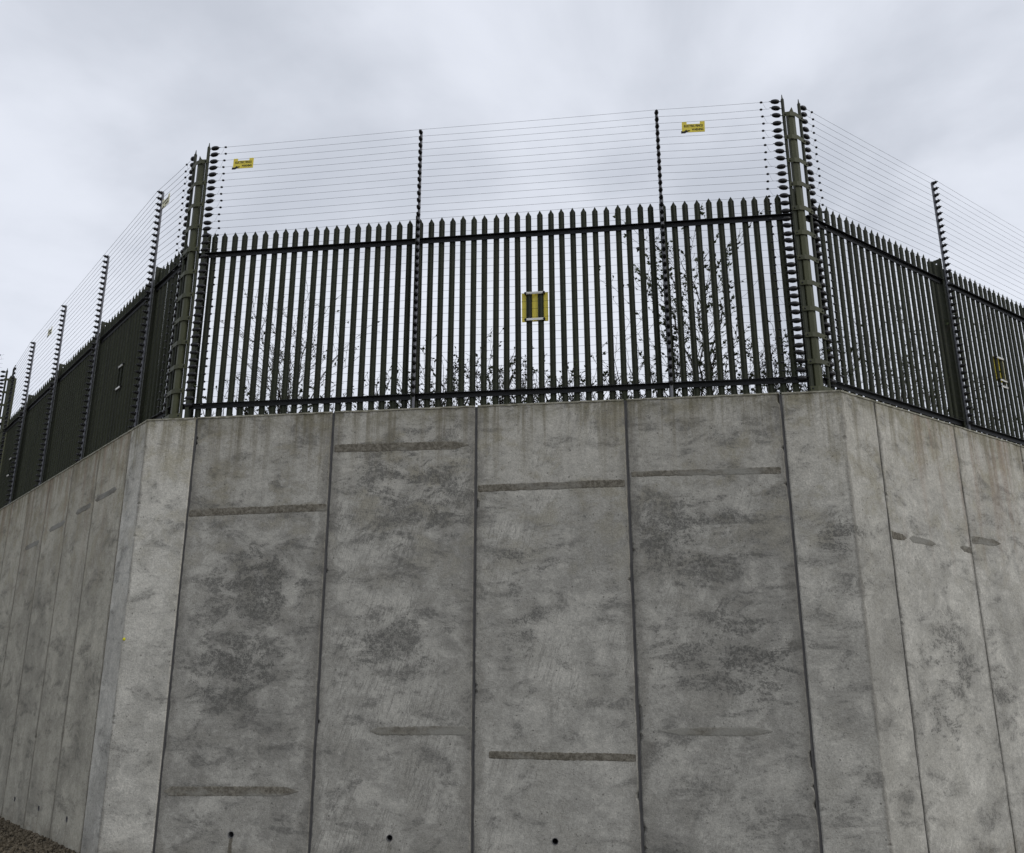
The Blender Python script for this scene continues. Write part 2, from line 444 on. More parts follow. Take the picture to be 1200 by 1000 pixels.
def panel_profile(width, ch0, q, levels=170, thick=TH, zt=H):
    """closed section repeated up the panel; the front arrises are chipped unevenly"""
    rings = []
    off = (q.uniform(0, 99), q.uniform(0, 99))
    for i in range(levels + 1):
        z = -0.4 + (zt + 0.4) * i / levels
        c = []
        for s in (0, 1):
            n = noise.noise(Vector((off[s], z * 2.6, 0))) + 0.6 * noise.noise(Vector((off[s], z * 11, 5))) + 0.35 * noise.noise(Vector((off[s], z * 31, 9)))
            c.append(max(0.003, ch0 * (1.0 + 1.1 * n) + (0.020 if n > 0.70 else 0)))
        rings.append([(0, thick, z), (0, c[0], z), (c[0], 0, z), (width - c[1], 0, z), (width, c[1], z), (width, thick, z)])
    return rings

def loft(rings):
    mb = MB(); n = len(rings[0])
    mb.v = [p for r in rings for p in r]
    mb.f = [(i * n + k, i * n + (k + 1) % n, (i + 1) * n + (k + 1) % n, (i + 1) * n + k) for i in range(len(rings) - 1) for k in range(n)]
    mb.f += [tuple(reversed(range(n))), tuple((len(rings) - 1) * n + k for k in range(n))]
    return mb

def drill(o, x, z, rad):
    mbc = MB(); mbc.tube([(x, -0.2, z), (x, 0.45, z)], rad, 20)
    c = bpy.data.objects.new('cutter', mbc.mesh('cutter', None)); COL.objects.link(c)
    c.matrix_world = o.matrix_world.copy(); c.parent = None
    c.location = o.location; c.rotation_euler = o.rotation_euler
    md = o.modifiers.new('b', 'BOOLEAN'); md.operation = 'DIFFERENCE'; md.solver = 'EXACT'; md.object = c
    dg = bpy.context.evaluated_depsgraph_get(); dg.update()
    me = bpy.data.meshes.new_from_object(o.evaluated_get(dg))
    o.modifiers.clear(); o.data = me
    bpy.data.objects.remove(c, do_unlink=True)

def lip(parent, width, q):
    mb = MB(); n = max(6, int(width * 14)); rings = []
    for i in range(n + 1):
        x = 0.004 + (width - 0.008) * i / n
        h = 0.020 + 0.010 * noise.noise(Vector((x * 6, parent['seed'][0], 0)))
        d = 0.012 + 0.006 * noise.noise(Vector((x * 9, parent['seed'][1], 3)))
        rings.append([(x, -d, H + 0.012), (x, -d * 0.8, H + 0.012 - h), (x, 0.05, H + 0.012 - h), (x, 0.05, H + 0.012)])
    obj('edge_lip', loft(rings).mesh('edge_lip', M['lip']), parent)

def panel(p, d, width, gap, tone=1.0, grime=0.6, rust=0.0, drag=0.0, weep=None, warm=0.0, ch=0.014, stains=((0, -9, 0.1), (0, -9, 0.1))):
    """a slab from p along d; local x runs along the face, local y into the wall"""
    q = random.Random(int(p.x * 1000) + 7)
    w = width - gap
    rz = math.atan2(d.y, d.x)
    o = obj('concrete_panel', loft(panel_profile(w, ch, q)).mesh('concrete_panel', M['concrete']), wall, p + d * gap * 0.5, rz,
            seed=[q.uniform(0, 90), q.uniform(0, 90), q.uniform(0, 90)], tone=tone, grime=grime, rust=rust, drag=drag,
            stain_a=list(map(float, stains[0])), stain_b=list(map(float, stains[1])), panel_width=float(w), edge_dirt=0.13 if gap > 0.03 else 0.05, warm=float(warm),
            weep_at=[float(weep[0]), float(weep[1]), 0.8 if drag < 0.2 and gap > 0.03 else 0.22] if weep else [0.0, -9.0, 0.0])
    lip(o, w, q)
    if weep:
        x, z = weep
        drill(o, x, z, 0.040)
        mb = MB()
        n = 20; ro, ri = 0.0395, 0.034
        for (ya, yb) in ((-0.004, 0.30),):
            R_ = [[(x + r * cos(2 * pi * k / n), y, z + r * sin(2 * pi * k / n)) for k in range(n)] for r, y in ((ri, yb), (ri, ya), (ro, ya), (ro, yb))]
            vs_ = [v for r in R_ for v in r]
            mb.add(vs_, [(i * n + k, i * n + (k + 1) % n, (i + 1) * n + (k + 1) % n, (i + 1) * n + k) for i in range(3) for k in range(n)])
        obj('weep_pipe', mb.mesh('weep_pipe', M['pipe']), o)
    return o

def mortar_strip(parent, pts, fade=0.0, taper=(0, 0)):
    """ragged strip of rough mortar; pts are (x, z) upper-left, lower-left, upper-right, lower-right in panel space"""
    (x0, za0), (_, zb0), (x1, za1), (_, zb1) = pts
    q = random.Random(int((x0 + za0) * 977)); n = 110; rings = []
    for i in range(n + 1):
        t = i / n; x = x0 + (x1 - x0) * t
        za, zb = za0 + (za1 - za0) * t, zb0 + (zb1 - zb0) * t
        e = min(1.0, 0.80 + t / 0.06) if not taper[0] else min(1.0, 0.12 + t / taper[0])
        g = min(1.0, 0.80 + (1 - t) / 0.06) if not taper[1] else min(1.0, 0.12 + (1 - t) / taper[1])
        m, h = (za + zb) / 2, (za - zb) / 2 * min(e, g)
        ja, jb = [0.005 * noise.noise(Vector((x * 5, zq, 1))) + 0.008 * noise.noise(Vector((x * 33, zq, 5))) for zq in (za0, zb0)]
        d = 0.0035 + 0.0015 * noise.noise(Vector((x * 14, za0, 4)))
        rings.append([(x, -d * .4, m + h + ja), (x, -d, m + h * 0.75 + ja), (x, -d, m - h * 0.75 + jb), (x, -d * .4, m - h + jb), (x, 0.006, m - h + jb), (x, 0.006, m + h + ja)])
    obj('mortar_strip', loft(rings).mesh('mortar_strip', M['mortar']), parent, seed=[q.uniform(0, 50), q.uniform(0, 50), 0.0], fade=fade)

def joint(p, n, d, gap, rec=0.016):
    mb = MB(); rings = []
    for i in range(60):
        z = -0.4 + (H + 0.4) * i / 59
        r = rec + 0.004 * noise.noise(Vector((p.x, z * 4, 0)))
        a = gap * 0.5 + 0.004
        rings.append([(-a, r + 0.10, z), (-a, r, z), (0, r + 0.006, z), (a, r, z), (a, r + 0.10, z)])
    obj('joint_sealant', loft(rings).mesh('joint_sealant', M['sealant']), wall, p, math.atan2(d.y, d.x))

EX = Vector((1, 0, 0))
GF = 0.034
fp = []
specs = [dict(tone=0.89, grime=0.95, drag=0.1, weep=(0.98, 0.385), stains=((1.15, 3.35, 0.85), (0.9, 2.35, 0.8))),
         dict(tone=0.95, grime=0.85, drag=0.9, weep=(0.98, 0.385), stains=((1.20, 4.62, 1.0), (0.9, 2.6, 0.6))),
         dict(tone=0.99, grime=0.55, drag=0.8, weep=(0.97, 0.385), stains=((0.55, 3.6, 0.4), (0.6, 2.9, 0.35))),
         dict(tone=0.90, grime=0.85, drag=0.5, stains=((0.7, 3.9, 0.8), (1.2, 2.5, 0.9)))]
for i, sp_ in enumerate(specs):
    fp.append(panel(Vector((-2 + 2 * i, 0, 0)), EX, 2.0, GF, **sp_))
for i in range(5):
    joint(Vector((-2 + 2 * i, 0, 0)), FN, EX, GF)
def loc(i, pts): return [(a - (-2 + 2 * i) - GF / 2, b) for a, b in pts]
mortar_strip(fp[0], loc(0, [(-1.975, 4.455), (-1.96, 4.355), (-0.025, 4.485), (-0.02, 4.383)]))
mortar_strip(fp[0], loc(0, [(-1.935, 0.925), (-1.93, 0.815), (-0.177, 0.945), (-0.147, 0.835)]), 0.06, (0.05, 0.12))
mortar_strip(fp[1], loc(1, [(0.045, 5.300), (0.046, 5.190), (1.905, 5.285), (1.90, 5.17)]), -0.05, (0, 0.12))
mortar_strip(fp[1], loc(1, [(0.70, 1.645), (0.70, 1.548), (1.955, 1.665), (1.954, 1.555)]), 0.10, (0.10, 0.05))
mortar_strip(fp[2], loc(2, [(2.035, 4.675), (2.045, 4.580), (3.955, 4.690), (3.95, 4.592)]), -0.03)
mortar_strip(fp[2], loc(2, [(2.198, 1.372), (2.198, 1.287), (3.961, 1.358), (3.958, 1.272)]), -0.04)
mortar_strip(fp[3], loc(3, [(4.046, 4.79), (4.043, 4.72), (5.921, 4.79), (5.913, 4.70)]), 0.07)
mortar_strip(fp[3], loc(3, [(4.275, 1.652), (4.271, 1.565), (5.561, 1.667), (5.553, 1.563)]), 0.17, (0.2, 0.2))

def corner_unit(pc, da, na, la, db, nb, lb, gap, **props):
    """one bent slab: arm a lies before the corner, arm b after it (walking left to right with the wall on the left hand)"""
    q = random.Random(int(pc.x * 100)); rings = []
    pa, pb = pc - da * (la - gap / 2), pc + db * (lb - gap / 2)
    back = miter(pc, na, nb, TH); bis = (na + nb).normalized(); turn = da.cross(db).z
    for i in range(221):
        z = -0.4 + (H + 0.4) * i / 220
        n = noise.noise(Vector((pc.x, z * 3.0, 2))) + 0.7 * noise.noise(Vector((pc.x, z * 13, 9))) + 0.5 * noise.noise(Vector((pc.x, z * 37, 4)))
        c = max(0.003, 0.007 + 0.016 * n + (0.025 if n > 0.75 else 0))
        ca = max(0.004, 0.012 + 0.010 * noise.noise(Vector((pa.x, z * 5, 3))))
        cb_ = max(0.004, 0.012 + 0.010 * noise.noise(Vector((pb.x, z * 5, 6))))
        P_ = [pa + na * TH, pa + na * ca, pa + da * ca, pc - da * c, pc + db * c, pb - db * cb_, pb + nb * cb_, pb + nb * TH, back]
        rings.append([(p.x - pc.x, p.y - pc.y, z) for p in P_])
    base = dict(seed=[q.uniform(0, 90) for _ in range(3)], tone=1.0, grime=0.4, rust=0.0, drag=0.0, stain_a=[0.0, -9.0, 0.1], stain_b=[0.0, -9.0, 0.1], panel_width=1000.0, edge_dirt=0.034, warm=0.05, weep_at=[0.0, -9.0, 0.0])
    base.update(props)
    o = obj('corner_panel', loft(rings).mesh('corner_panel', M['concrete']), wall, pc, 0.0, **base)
    for (p0, d_, w_) in ((pa, da, la - gap / 2 - 0.004), (pc + db * 0.004, db, lb - gap / 2 - 0.004)):
        mbl = MB(); rings = []; n_ = Vector((-d_.y, d_.x, 0)); m_ = max(5, int(w_ * 14))
        for i in range(m_ + 1):
            p = p0 - pc + d_ * (w_ * i / m_); dd = 0.012 + 0.005 * noise.noise(Vector((i * .7, pc.x, 1))); h = 0.021 + 0.008 * noise.noise(Vector((i * .5, pc.x, 7)))
            rings.append([tuple(p - n_ * dd + Z3 * (H + 0.012)), tuple(p - n_ * dd * .8 + Z3 * (H + 0.012 - h)), tuple(p + n_ * 0.05 + Z3 * (H + 0.012 - h)), tuple(p + n_ * 0.05 + Z3 * (H + 0.012))])
        obj('edge_lip', loft(rings).mesh('edge_lip', M['lip']), o)
    return o

corner_unit(PL, -LD, LN, L1, EX, FN, 0.733, 0.03, tone=1.20, grime=0.20)
corner_unit(PR, EX, FN, 0.741, RD, RN, R1, 0.03, tone=1.04, grime=0.35, stain_a=[-0.15, 3.9, 0.35])
corner_unit(PE, EX, FN, 0.6, -LD, LN, 1.35, 0.03)
yb = MB(); yb.tube([(0, 0.004, 0), (0, -0.004, 0.0), (0.004, -0.010, 0.002)], [0.022, 0.019, 0.006], 9)
# left face
GS = 0.020
lp = []
for i in range(NLP):
    s0 = L1 + WLP * (NLP - i)                       # runs from far to near so that local x points right
    q = random.Random(40 + i)
    near = NLP - 1 - i
    lp.append(panel(PL + LD * s0, -LD, WLP, GS, tone=0.88 + 0.10 * q.random(), grime=0.22, rust=0.55, drag=0.0, warm=0.75, weep=(0.70, 0.383) if near < 5 else None, ch=0.008))
for i in range(NLP + 1): joint(PL + LD * (L1 + WLP * i), LN, -LD, GS)
for near, (a, b, zz) in {0: (1.05, 2.05, 4.965), 1: (2.25, 3.05, 4.90), 2: (3.65, 4.6, 4.81), 3: (5.2, 6.2, 4.66)}.items():
    p_ = lp[NLP - 1 - near]; s0 = L1 + WLP * (near + 1)
    mortar_strip(p_, [(s0 - b, zz), (s0 - b, zz - 0.09), (s0 - a, zz + 0.02), (s0 - a, zz - 0.07)], 0.16, (0.1, 0.1))
# right face
rp = []
for i in range(NRP):
    rp.append(panel(PR + RD * (R1 + WRP * i), RD, WRP, GS + 0.004, tone=(1.12, 1.16, 1.08, 1.02, 1.0)[i], grime=0.30, rust=0.5, ch=0.009,
                    stains=((1.1, 2.4, 0.7), (0.6, 1.6, 0.5)) if i == 0 else ((0.3, 2.0, 0.4), (0, -9, 0.1))))
for i in range(NRP + 1): joint(PR + RD * (R1 + WRP * i), RN, RD, GS + 0.004)
mortar_strip(rp[0], [(0.02, 4.03), (0.02, 3.93), (0.35, 4.0), (0.35, 3.92)], 0.0, (0, 0.3))
mortar_strip(rp[0], [(0.42, 4.02), (0.42, 3.92), (1.05, 3.98), (1.05, 3.91)], 0.10, (0.15, 0.2))
mortar_strip(rp[0], [(1.68, 4.00), (1.68, 3.91), (1.96, 3.98), (1.96, 3.89)], 0.0, (0.4, 0))
mortar_strip(rp[1], [(0.03, 4.15), (0.03, 4.04), (0.85, 4.15), (0.85, 4.06)], 0.12, (0, 0.25))
# face beyond the far corner
for i in range(3):
    panel(PE + EX * (-0.6 - 2.0 * (i + 1)), EX, 2.0, GF)
    joint(PE + EX * (-0.6 - 2.0 * i), FN, EX, GF)
obj('lichen_spot', yb.mesh('lichen_spot', M['lichen']), None, (-2.706, -0.003, 2.735), 0, label='tiny yellow spot of lichen on the chipped left wall corner', category='lichen')

# ------------------------------------------------------------------ palisade fences
ZB, ZTIP = 5.80, 8.905
def pale_mesh():
    """single pointed W-section pale with turned-back flanges, 84 mm wide"""
    xs_ = [-0.042, -0.041, -0.026, -0.013, 0.0, 0.013, 0.026, 0.041, 0.042]
    yf = [0.020, -0.003, 0.006, -0.005, -0.009, -0.005, 0.006, -0.003, 0.020]
    mb = MB(); n = len(xs_); th = 0.004; Lp = ZTIP - ZB
    tops = [Lp - 0.075 - 0.0 * abs(a) for a in xs_]
    tip = [Lp - 0.075 * abs(a) / 0.042 for a in xs_]
    fr = [(a, b, 0) for a, b in zip(xs_, yf)] + [(a, b, t) for a, b, t in zip(xs_, yf, tops)] + [(a, b * (0.4 + 0.6 * abs(a) / 0.042), t + 0.0005) for a, b, t in zip(xs_, yf, tip)]
    bk = [(a, b + th, c) for a, b, c in fr]
    mb.v = fr + bk; o = len(fr)
    for k in range(n - 1):
        mb.f += [(k, k + 1, n + k + 1, n + k), (o + k + 1, o + k, o + n + k, o + n + k + 1)]
        mb.f += [(n + k, n + k + 1, 2 * n + k + 1, 2 * n + k), (o + n + k + 1, o + n + k, o + 2 * n + k, o + 2 * n + k + 1)]
        mb.f += [(2 * n + k, 2 * n + k + 1, o + 2 * n + k + 1, o + 2 * n + k), (k + 1, k, o + k, o + k + 1)]
    mb.f += [(0, n, o + n, o), (n - 1, o + n - 1, o + 2 * n - 1, 2 * n - 1)]
    m = bpy.data.meshes.new('pale'); m.from_pydata(mb.v, [], mb.f); m.update(); m.materials.append(M['pale'])
    return m
PALE = pale_mesh()
def rsj_mesh():
    """I-section post, web across the fence line, one bolt hole near the top"""
    mb = MB(); L_ = 8.935 - 5.762
    for y in (-0.075, 0.075): mb.box((0, y, L_ / 2), (0.028, 0, 0), (0, 0.004, 0), (0, 0, L_ / 2))
    hz = L_ - 0.075
    mb.box((0, 0, (hz - .011) / 2), (0.003, 0, 0), (0, 0.0705, 0), (0, 0, (hz - .011) / 2))
    mb.box((0, 0, (L_ + hz + .011) / 2), (0.003, 0, 0), (0, 0.0705, 0), (0, 0, (L_ - hz - .011) / 2))
    for s in (-1, 1): mb.box((0, s * 0.041, hz), (0.003, 0, 0), (0, 0.0295, 0), (0, 0, 0.011))
    mb.box((0, 0.0, 0.006), (0.07, 0, 0), (0, 0.10, 0), (0, 0, 0.006))
    return mb.mesh('fence_post', M['dpost'])
RSJ = rsj_mesh()
BOLT = MB(); BOLT.tube([(0, -0.002, 0), (0, -0.016, 0)], [0.013, 0.010], 7); BOLT = BOLT.mesh('bolt', M['rail'])

def fence_run(label, K, t, o, Lr, pale0, pitch, posts, k_drop=0.0):
    """K start of the run, t along, o outward (to the camera side)"""
    zf = lambda s, z: 6.0 + (z - 6.0) * (1 - k_drop * s)
    rz = math.atan2(-o.x, o.y) + pi         # local -y points outward
    root = thing('palisade_fence', label, 'fence', K + Z3 * 5.76, 0.0)
    rel = lambda s, off, z: t * s + o * off + Z3 * (z - 5.76)
    n = int((Lr - pale0) / pitch + 1e-6)
    q = random.Random(int(Lr * 77))
    for i in range(n + 1):
        s = pale0 + pitch * i + q.uniform(-.003, .003)
        if s > Lr - 0.25: break
        p = obj('pale', PALE, root, rel(s, -0.035, ZB), rz + q.uniform(-.03, .03), seed=[q.uniform(0, 60), q.uniform(0, 60), 0.0])
        p.rotation_euler.y = q.uniform(-.0028, .0028)
        p.scale.z = (zf(s, ZTIP) - ZB) / (ZTIP - ZB) + q.uniform(-.0035, .0035)
    cuts = [0.10] + list(posts) + [Lr - 0.10]
    for (za, zb) in ((8.480, 8.545), (6.035, 6.100)):
        for a, b in zip(cuts[:-1], cuts[1:]):
            a2, b2 = a + 0.006, b - 0.006
            mb = MB(); rings = []
            for s in (a2, b2):
                lo, hi = zf(s, za), zf(s, zb)
                sec = [(-0.020, lo), (-0.012, lo), (-0.012, hi), (0.034, hi), (0.034, hi + 0.007), (-0.020, hi + 0.007)]
                rings.append([tuple(t * s + o * y + Z3 * (z - 5.76)) for y, z in sec])
            r = obj('rail', loft(rings).mesh('rail', M['rail']), root)
    for s in posts:
        p = obj('fence_post', RSJ, root, rel(s, -0.050, 5.762), rz, seed=[s, s * 2, 0.0]); p.scale.z = (zf(s, 8.935) - 5.762) / (8.935 - 5.762)
    return root

LR_F = (KB - KA).length
LR_L = (KE - KA).length
front_posts = (0.215, 3.595, 7.218, LR_F - 0.10)
left_posts = (1.49, 4.36, 7.19, 9.74)
right_posts = (3.72, 7.36)
fence_run('dark olive steel palisade fence on the middle wall face with a yellow sign', KA, EX, -FN, LR_F, KA.x * -1 - 2.229, 0.1638, front_posts)
fence_run('steel palisade fence on the left wall face seen at a steep angle', KA, LD, -LN, LR_L, 0.33, 0.1638, left_posts, 0.0085)
fence_run('steel palisade fence on the right wall face running out of the picture', KB, RD, -RN, 9.2, 0.36, 0.1638, right_posts)
fence_run('bit of palisade fence beyond the far left corner post', KE, -EX, -FN, 5.0, 0.33, 0.1638, (2.4,), 0.0)

# ------------------------------------------------------------------ electric fence runs
NW, ZW0, PW = 37, 10.40, 0.12
def lathe_mesh(name, prof, mat, n=10, axis='-y'):
    mb = MB(); mb.v = []; mb.f = []
    m = len(prof)
    for (d, r) in prof:
        for k in range(n): mb.v.append((r * cos(2 * pi * k / n), -d, r * sin(2 * pi * k / n)))
    mb.f = [(i * n + k, i * n + (k + 1) % n, (i + 1) * n + (k + 1) % n, (i + 1) * n + k) for i in range(m - 1) for k in range(n)]
    mb.f += [tuple(range(n)), tuple((m - 1) * n + k for k in reversed(range(n)))]
    return mb.mesh(name, mat, True)
INS = lathe_mesh('insulator', [(0.0, 0.031), (0.016, 0.032), (0.024, 0.020), (0.040, 0.027), (0.054, 0.025), (0.064, 0.011), (0.086, 0.007)], M['black'])
STRAIN = lathe_mesh('strain_insulator', [(0.0, 0.006), (0.020, 0.007), (0.026, 0.022), (0.048, 0.033), (0.080, 0.037), (0.112, 0.033), (0.138, 0.022), (0.146, 0.008), (0.170, 0.004)], M['black'], 10)
CRIMP = lathe_mesh('wire_tensioner', [(0.0, 0.005), (0.010, 0.016), (0.030, 0.017), (0.044, 0.005)], M['black'], 7)
TUBE = MB()
zt_ = 10.41 - 5.765
TUBE.tube([(0, 0, 0), (0, 0, zt_), (0, 0, zt_ + 0.01), (0, 0, zt_ + 0.03)], [0.0215, 0.0215, 0.014, 0.006], 12)
TUBE.box((0, 0, 0.005), (0.06, 0, 0), (0, 0.05, 0), (0, 0, 0.005))
TUBE = TUBE.mesh('tube', M['epost'])

def electric_run(label, K, t, o, Lr, posts, k_drop=0.0, ends=(0.14, 0.14), pts_end=True):
    zf = lambda s, z: 6.0 + (z - 6.0) * (1 - k_drop * s)
    rz = math.atan2(-o.x, o.y) + pi
    root = thing('electric_fence', label, 'electric fence', K + Z3 * 5.765)
    rel = lambda s, off, z: t * s + o * off + Z3 * (z - 5.765)
    q = random.Random(int(Lr * 31))
    OFF = 0.062
    for s in posts:
        p = obj('post', TUBE, root, rel(s, OFF, 5.765), rz, seed=[s, 1.0, 0.0])
        p.scale.z = (zf(s, 10.37) - 5.765) / (10.44 - 5.765)
        for k in range(NW):
            i = obj('insulator', INS, p, (0.0, -0.019, (ZW0 - PW * k - 5.765)), 0.0)
            i.scale.z = 1.0 / p.scale.z
    # wires, anchored near the corner posts
    stops = [ends[0] + 0.16] + list(posts) + [Lr - ends[1] - 0.16]
    for k in range(NW):
        z0 = ZW0 - PW * k
        pts = []
        for a, b in zip(stops[:-1], stops[1:]):
            sag = q.uniform(0.002, 0.014)
            for j in range(6):
                u = j / 6; s = a + (b - a) * u
                w_ = OFF + 0.095
                if a == stops[0]: w_ = 0.03 + (OFF + 0.065) * u
                if b == stops[-1] and a != stops[0]: w_ = OFF + 0.095 - (OFF + 0.065) * u
                elif b == stops[-1]: w_ = 0.03
                dip = 1.0 if a != stops[0] and b != stops[-1] else (u if a == stops[0] else 1 - u)
                pts.append(rel(s, w_, zf(s, z0) - sag * 4 * u * (1 - u) - 0.065 * dip * (z0 - 5.765) / 4.635))
        pts.append(rel(stops[-1], 0.03, zf(stops[-1], z0)))
        mb = MB(); mb.tube(pts, 0.0024, 4, False)
        w = obj('wire', mb.mesh('wire', M['wire'], True), root)
        for e, sgn in ((0, 1), (-1, -1)):
            if e == -1 and not pts_end: continue
            at = pts[e] + t * sgn * (0.27 - 0.004 * (k % 5)) + Vector((0, 0, 0))
            j = 1 if e == 0 else -2
            dirv = (pts[j] - pts[e]).normalized()
            at = pts[e] + dirv * (0.095 + 0.010 * math.sin(k * 1.7) + 0.001 * k)
            c = obj('wire_tensioner', CRIMP, w, at)
            c.rotation_euler = (-dirv).to_track_quat('Y', 'Z').to_euler()
            if k % 2 == 0 and k < NW - 1:           # slack jumper lead to the wire below
                a_ = at; b_ = pts[e] + dirv * 0.04 - Z3 * PW * (1 - k_drop * 2)
                mbj = MB(); mbj.tube([a_.lerp(b_, u) + Vector((0, 0, -0.03 * 4 * u * (1 - u))) for u in (0, .25, .5, .75, 1)], 0.0013, 4, False)
                obj('jumper_lead', mbj.mesh('jumper_lead', M['wire'], True), w)
    return root

def xs_front(x): return x - KA.x
electric_run('electric fence wires and two grey posts above the middle wall face', KA, EX, -FN, LR_F, (xs_front(1.040), xs_front(4.632)))
electric_run('electric fence wires and four grey posts above the left wall face', KA, LD, -LN, LR_L, (1.50, 4.37, 7.20, 9.75), 0.0085, (0.245, 0.16))
electric_run('electric fence wires and grey post above the right wall face', KB, RD, -RN, 9.2, (3.75, 7.40), 0.0, (0.205, 0.16), False)
electric_run('electric fence wires beyond the far left corner post', KE, -EX, -FN, 5.0, (2.45,), 0.0, (0.14, 0.14), False)

# ------------------------------------------------------------------ corner posts
def corner_post(label, K, ta, tb, bis, zs=1.0, la=0.115, lb=0.17, wide=1.0):
    """heavy pointed post with two electric-fence tubes strapped beside it; ta and tb run along the two fences"""
    root = thing('corner_post', label, 'fence post', K + Z3 * 5.765)
    root.scale.z = zs
    rz = math.atan2(-bis.x, bis.y) + pi
    mb = MB(); Lp = 10.285 - 5.765
    prof = [(-0.056, 0.05), (-0.054, -0.012), (-0.030, -0.020), (0.0, -0.030), (0.030, -0.020), (0.054, -0.012), (0.056, 0.05)]
    n = len(prof)
    mb.v = [(x * wide, y, 0) for x, y in prof] + [(x * wide, y, Lp - 0.10 * (1.0 if abs(x) > 0.04 else 0.60) if abs(x) > 0 else Lp) for x, y in prof]
    mb.f = [(i, i + 1, n + i + 1, n + i) for i in range(n - 1)] + [(n - 1, 0, n, 2 * n - 1), tuple(range(n, 2 * n))]
    mb.box((0, 0, 0.008), (0.10, 0, 0), (0, 0.09, 0), (0, 0, 0.008))
    obj('post_body', mb.mesh('post_body', M['corner']), root, (0, 0, 0), rz, seed=[K.x, 2.0, 0.0])
    ends = []
    for t_, l_ in ((ta, la), (tb, lb)):
        c = t_ * l_ + bis * 0.012
        ends.append(c)
        mbt = MB(); zt = 10.43 - 5.765
        mbt.tube([(0, 0, 0), (0, 0, zt), (0, 0, zt + 0.025), (0, 0, zt + 0.085)], [0.024, 0.024, 0.011, 0.005], 12)
        obj('tube', mbt.mesh('tube', M['dpost']), root, c, seed=[c.x, 1.0, 0.0])
        ang = math.atan2(t_.y, t_.x) + pi / 2
        for k in range(NW):
            i = obj('strain_insulator', STRAIN, root, c + t_ * 0.024 + Z3 * (ZW0 - PW * k - 5.765), ang)
            i.rotation_euler.x = random.Random(k * 7 + int(K.x * 10)).uniform(-0.22, 0.06)
    # bent straps
    x_ax = Vector((cos(rz), sin(rz), 0))
    if (ends[0] - ends[1]).dot(x_ax) > 0: ends.reverse()
    line = [ends[0] - x_ax * 0.030 + bis * 0.024, ends[0] + bis * 0.033, bis * 0.034 - x_ax * 0.046, bis * 0.036 + x_ax * 0.046, ends[1] + bis * 0.033, ends[1] + x_ax * 0.030 + bis * 0.024]
    for j in range(12):
        z = 10.16 - 5.765 - 0.385 * j
        if z < 0.08: break
        rings = []
        for p in line:
            rings.append([tuple(p + Z3 * (z - 0.034)), tuple(p + bis * 0.007 + Z3 * (z - 0.034)), tuple(p + bis * 0.007 + Z3 * (z + 0.034)), tuple(p + Z3 * (z + 0.034))])
        s = obj('strap', loft(rings).mesh('strap', M['corner']), root, seed=[j * 1.0, 0.0, 0.0])
        for e in (0, 1):
            b = obj('bolt', BOLT, s, ends[e] + bis * 0.038 + Z3 * z, rz)
    return root

def bisect(n1, n2): return -(n1 + n2).normalized()
corner_post('olive corner post at left end of the middle fence, strung with black insulators', KA, EX, LD, bisect(FN, LN), 1.0, 0.125, 0.245)
corner_post('tall olive corner post at right end of the middle fence, strung with black insulators', KB, -EX, RD, bisect(FN, RN), 1.0, 0.112, 0.205)
corner_post('far corner post at the left edge with a bolt hole near its top', KE, -LD, -EX, bisect(LN, FN), 1 - 0.0085 * LR_L, 0.15, 0.15, 2.5)

# ------------------------------------------------------------------ signs
def text_mesh(s, size):
    c = bpy.data.curves.new('t', 'FONT'); c.body = s; c.size = size; c.align_x = 'LEFT'; c.extrude = 0.0006; c.offset = size * 0.02
    o = bpy.data.objects.new('t', c); COL.objects.link(o)
    dg = bpy.context.evaluated_depsgraph_get(); dg.update()
    m = bpy.data.meshes.new_from_object(o.evaluated_get(dg)); m.materials.clear(); m.materials.append(M['print_'])
    bpy.data.objects.remove(o, do_unlink=True); bpy.data.curves.remove(c)
    w = max(v.co.x for v in m.vertices) - min(v.co.x for v in m.vertices)
    x0 = min(v.co.x for v in m.vertices)
    return m, x0, w

def hung_sign(label, P, o, mat, tilt=0.0):
    """yellow warning plate hooked on the wires by two ears; local x across, -y towards the viewer"""
    rz = math.atan2(-o.x, o.y) + pi
    root = thing('warning_sign', label, 'sign', P, rz, 'warning signs hooked on the electric wires')
    root.rotation_euler.y = tilt
    mb = MB()
    out = [(-.165, -.075), (.165, -.075), (.165, .100), (.095, .100), (.095, .062), (-.095, .062), (-.095, .100), (-.165, .100)]
    n = len(out)
    mb.v = [(x, -0.003, z) for x, z in out] + [(x, 0.003, z) for x, z in out]
    mb.f = [(0, 1, 2, 3, 4, 5, 6, 7), tuple(reversed(range(8, 16)))] + [(i, (i + 1) % n, (i + 1) % n + n, i + n) for i in range(n)]
    obj('plate', mb.mesh('plate', mat), root)
    for body, x, z, wid, hgt in (('ELECTRIC FENCE', -0.135, 0.012, 0.27, 0.038), ('WARNING', -0.02, -0.050, 0.165, 0.038)):
        m, x0, w = text_mesh(body, 0.05)
        t = obj('lettering', m, root, (x, -0.0040, z))
        t.rotation_euler = (pi / 2, 0, 0)
        t.scale = (wid / w, hgt / 0.036, 1)
    # black hand reaching for a wire
    mbh = MB()
    hand = [(-.178, -.092), (-.120, -.092), (-.085, -.066), (-.048, -.052), (-.055, -.040), (-.092, -.046), (-.100, -.032), (-.112, -.036), (-.122, -.052), (-.150, -.058), (-.178, -.050)]
    n = len(hand)
    mbh.v = [(x, -0.0062, z) for x, z in hand] + [(x, -0.0034, z) for x, z in hand]
    mbh.f = [tuple(range(n)), tuple(reversed(range(n, 2 * n)))] + [(i, (i + 1) % n, (i + 1) % n + n, i + n) for i in range(n)]
    obj('hand_symbol', mbh.mesh('hand_symbol', M['print_']), root)
    return root

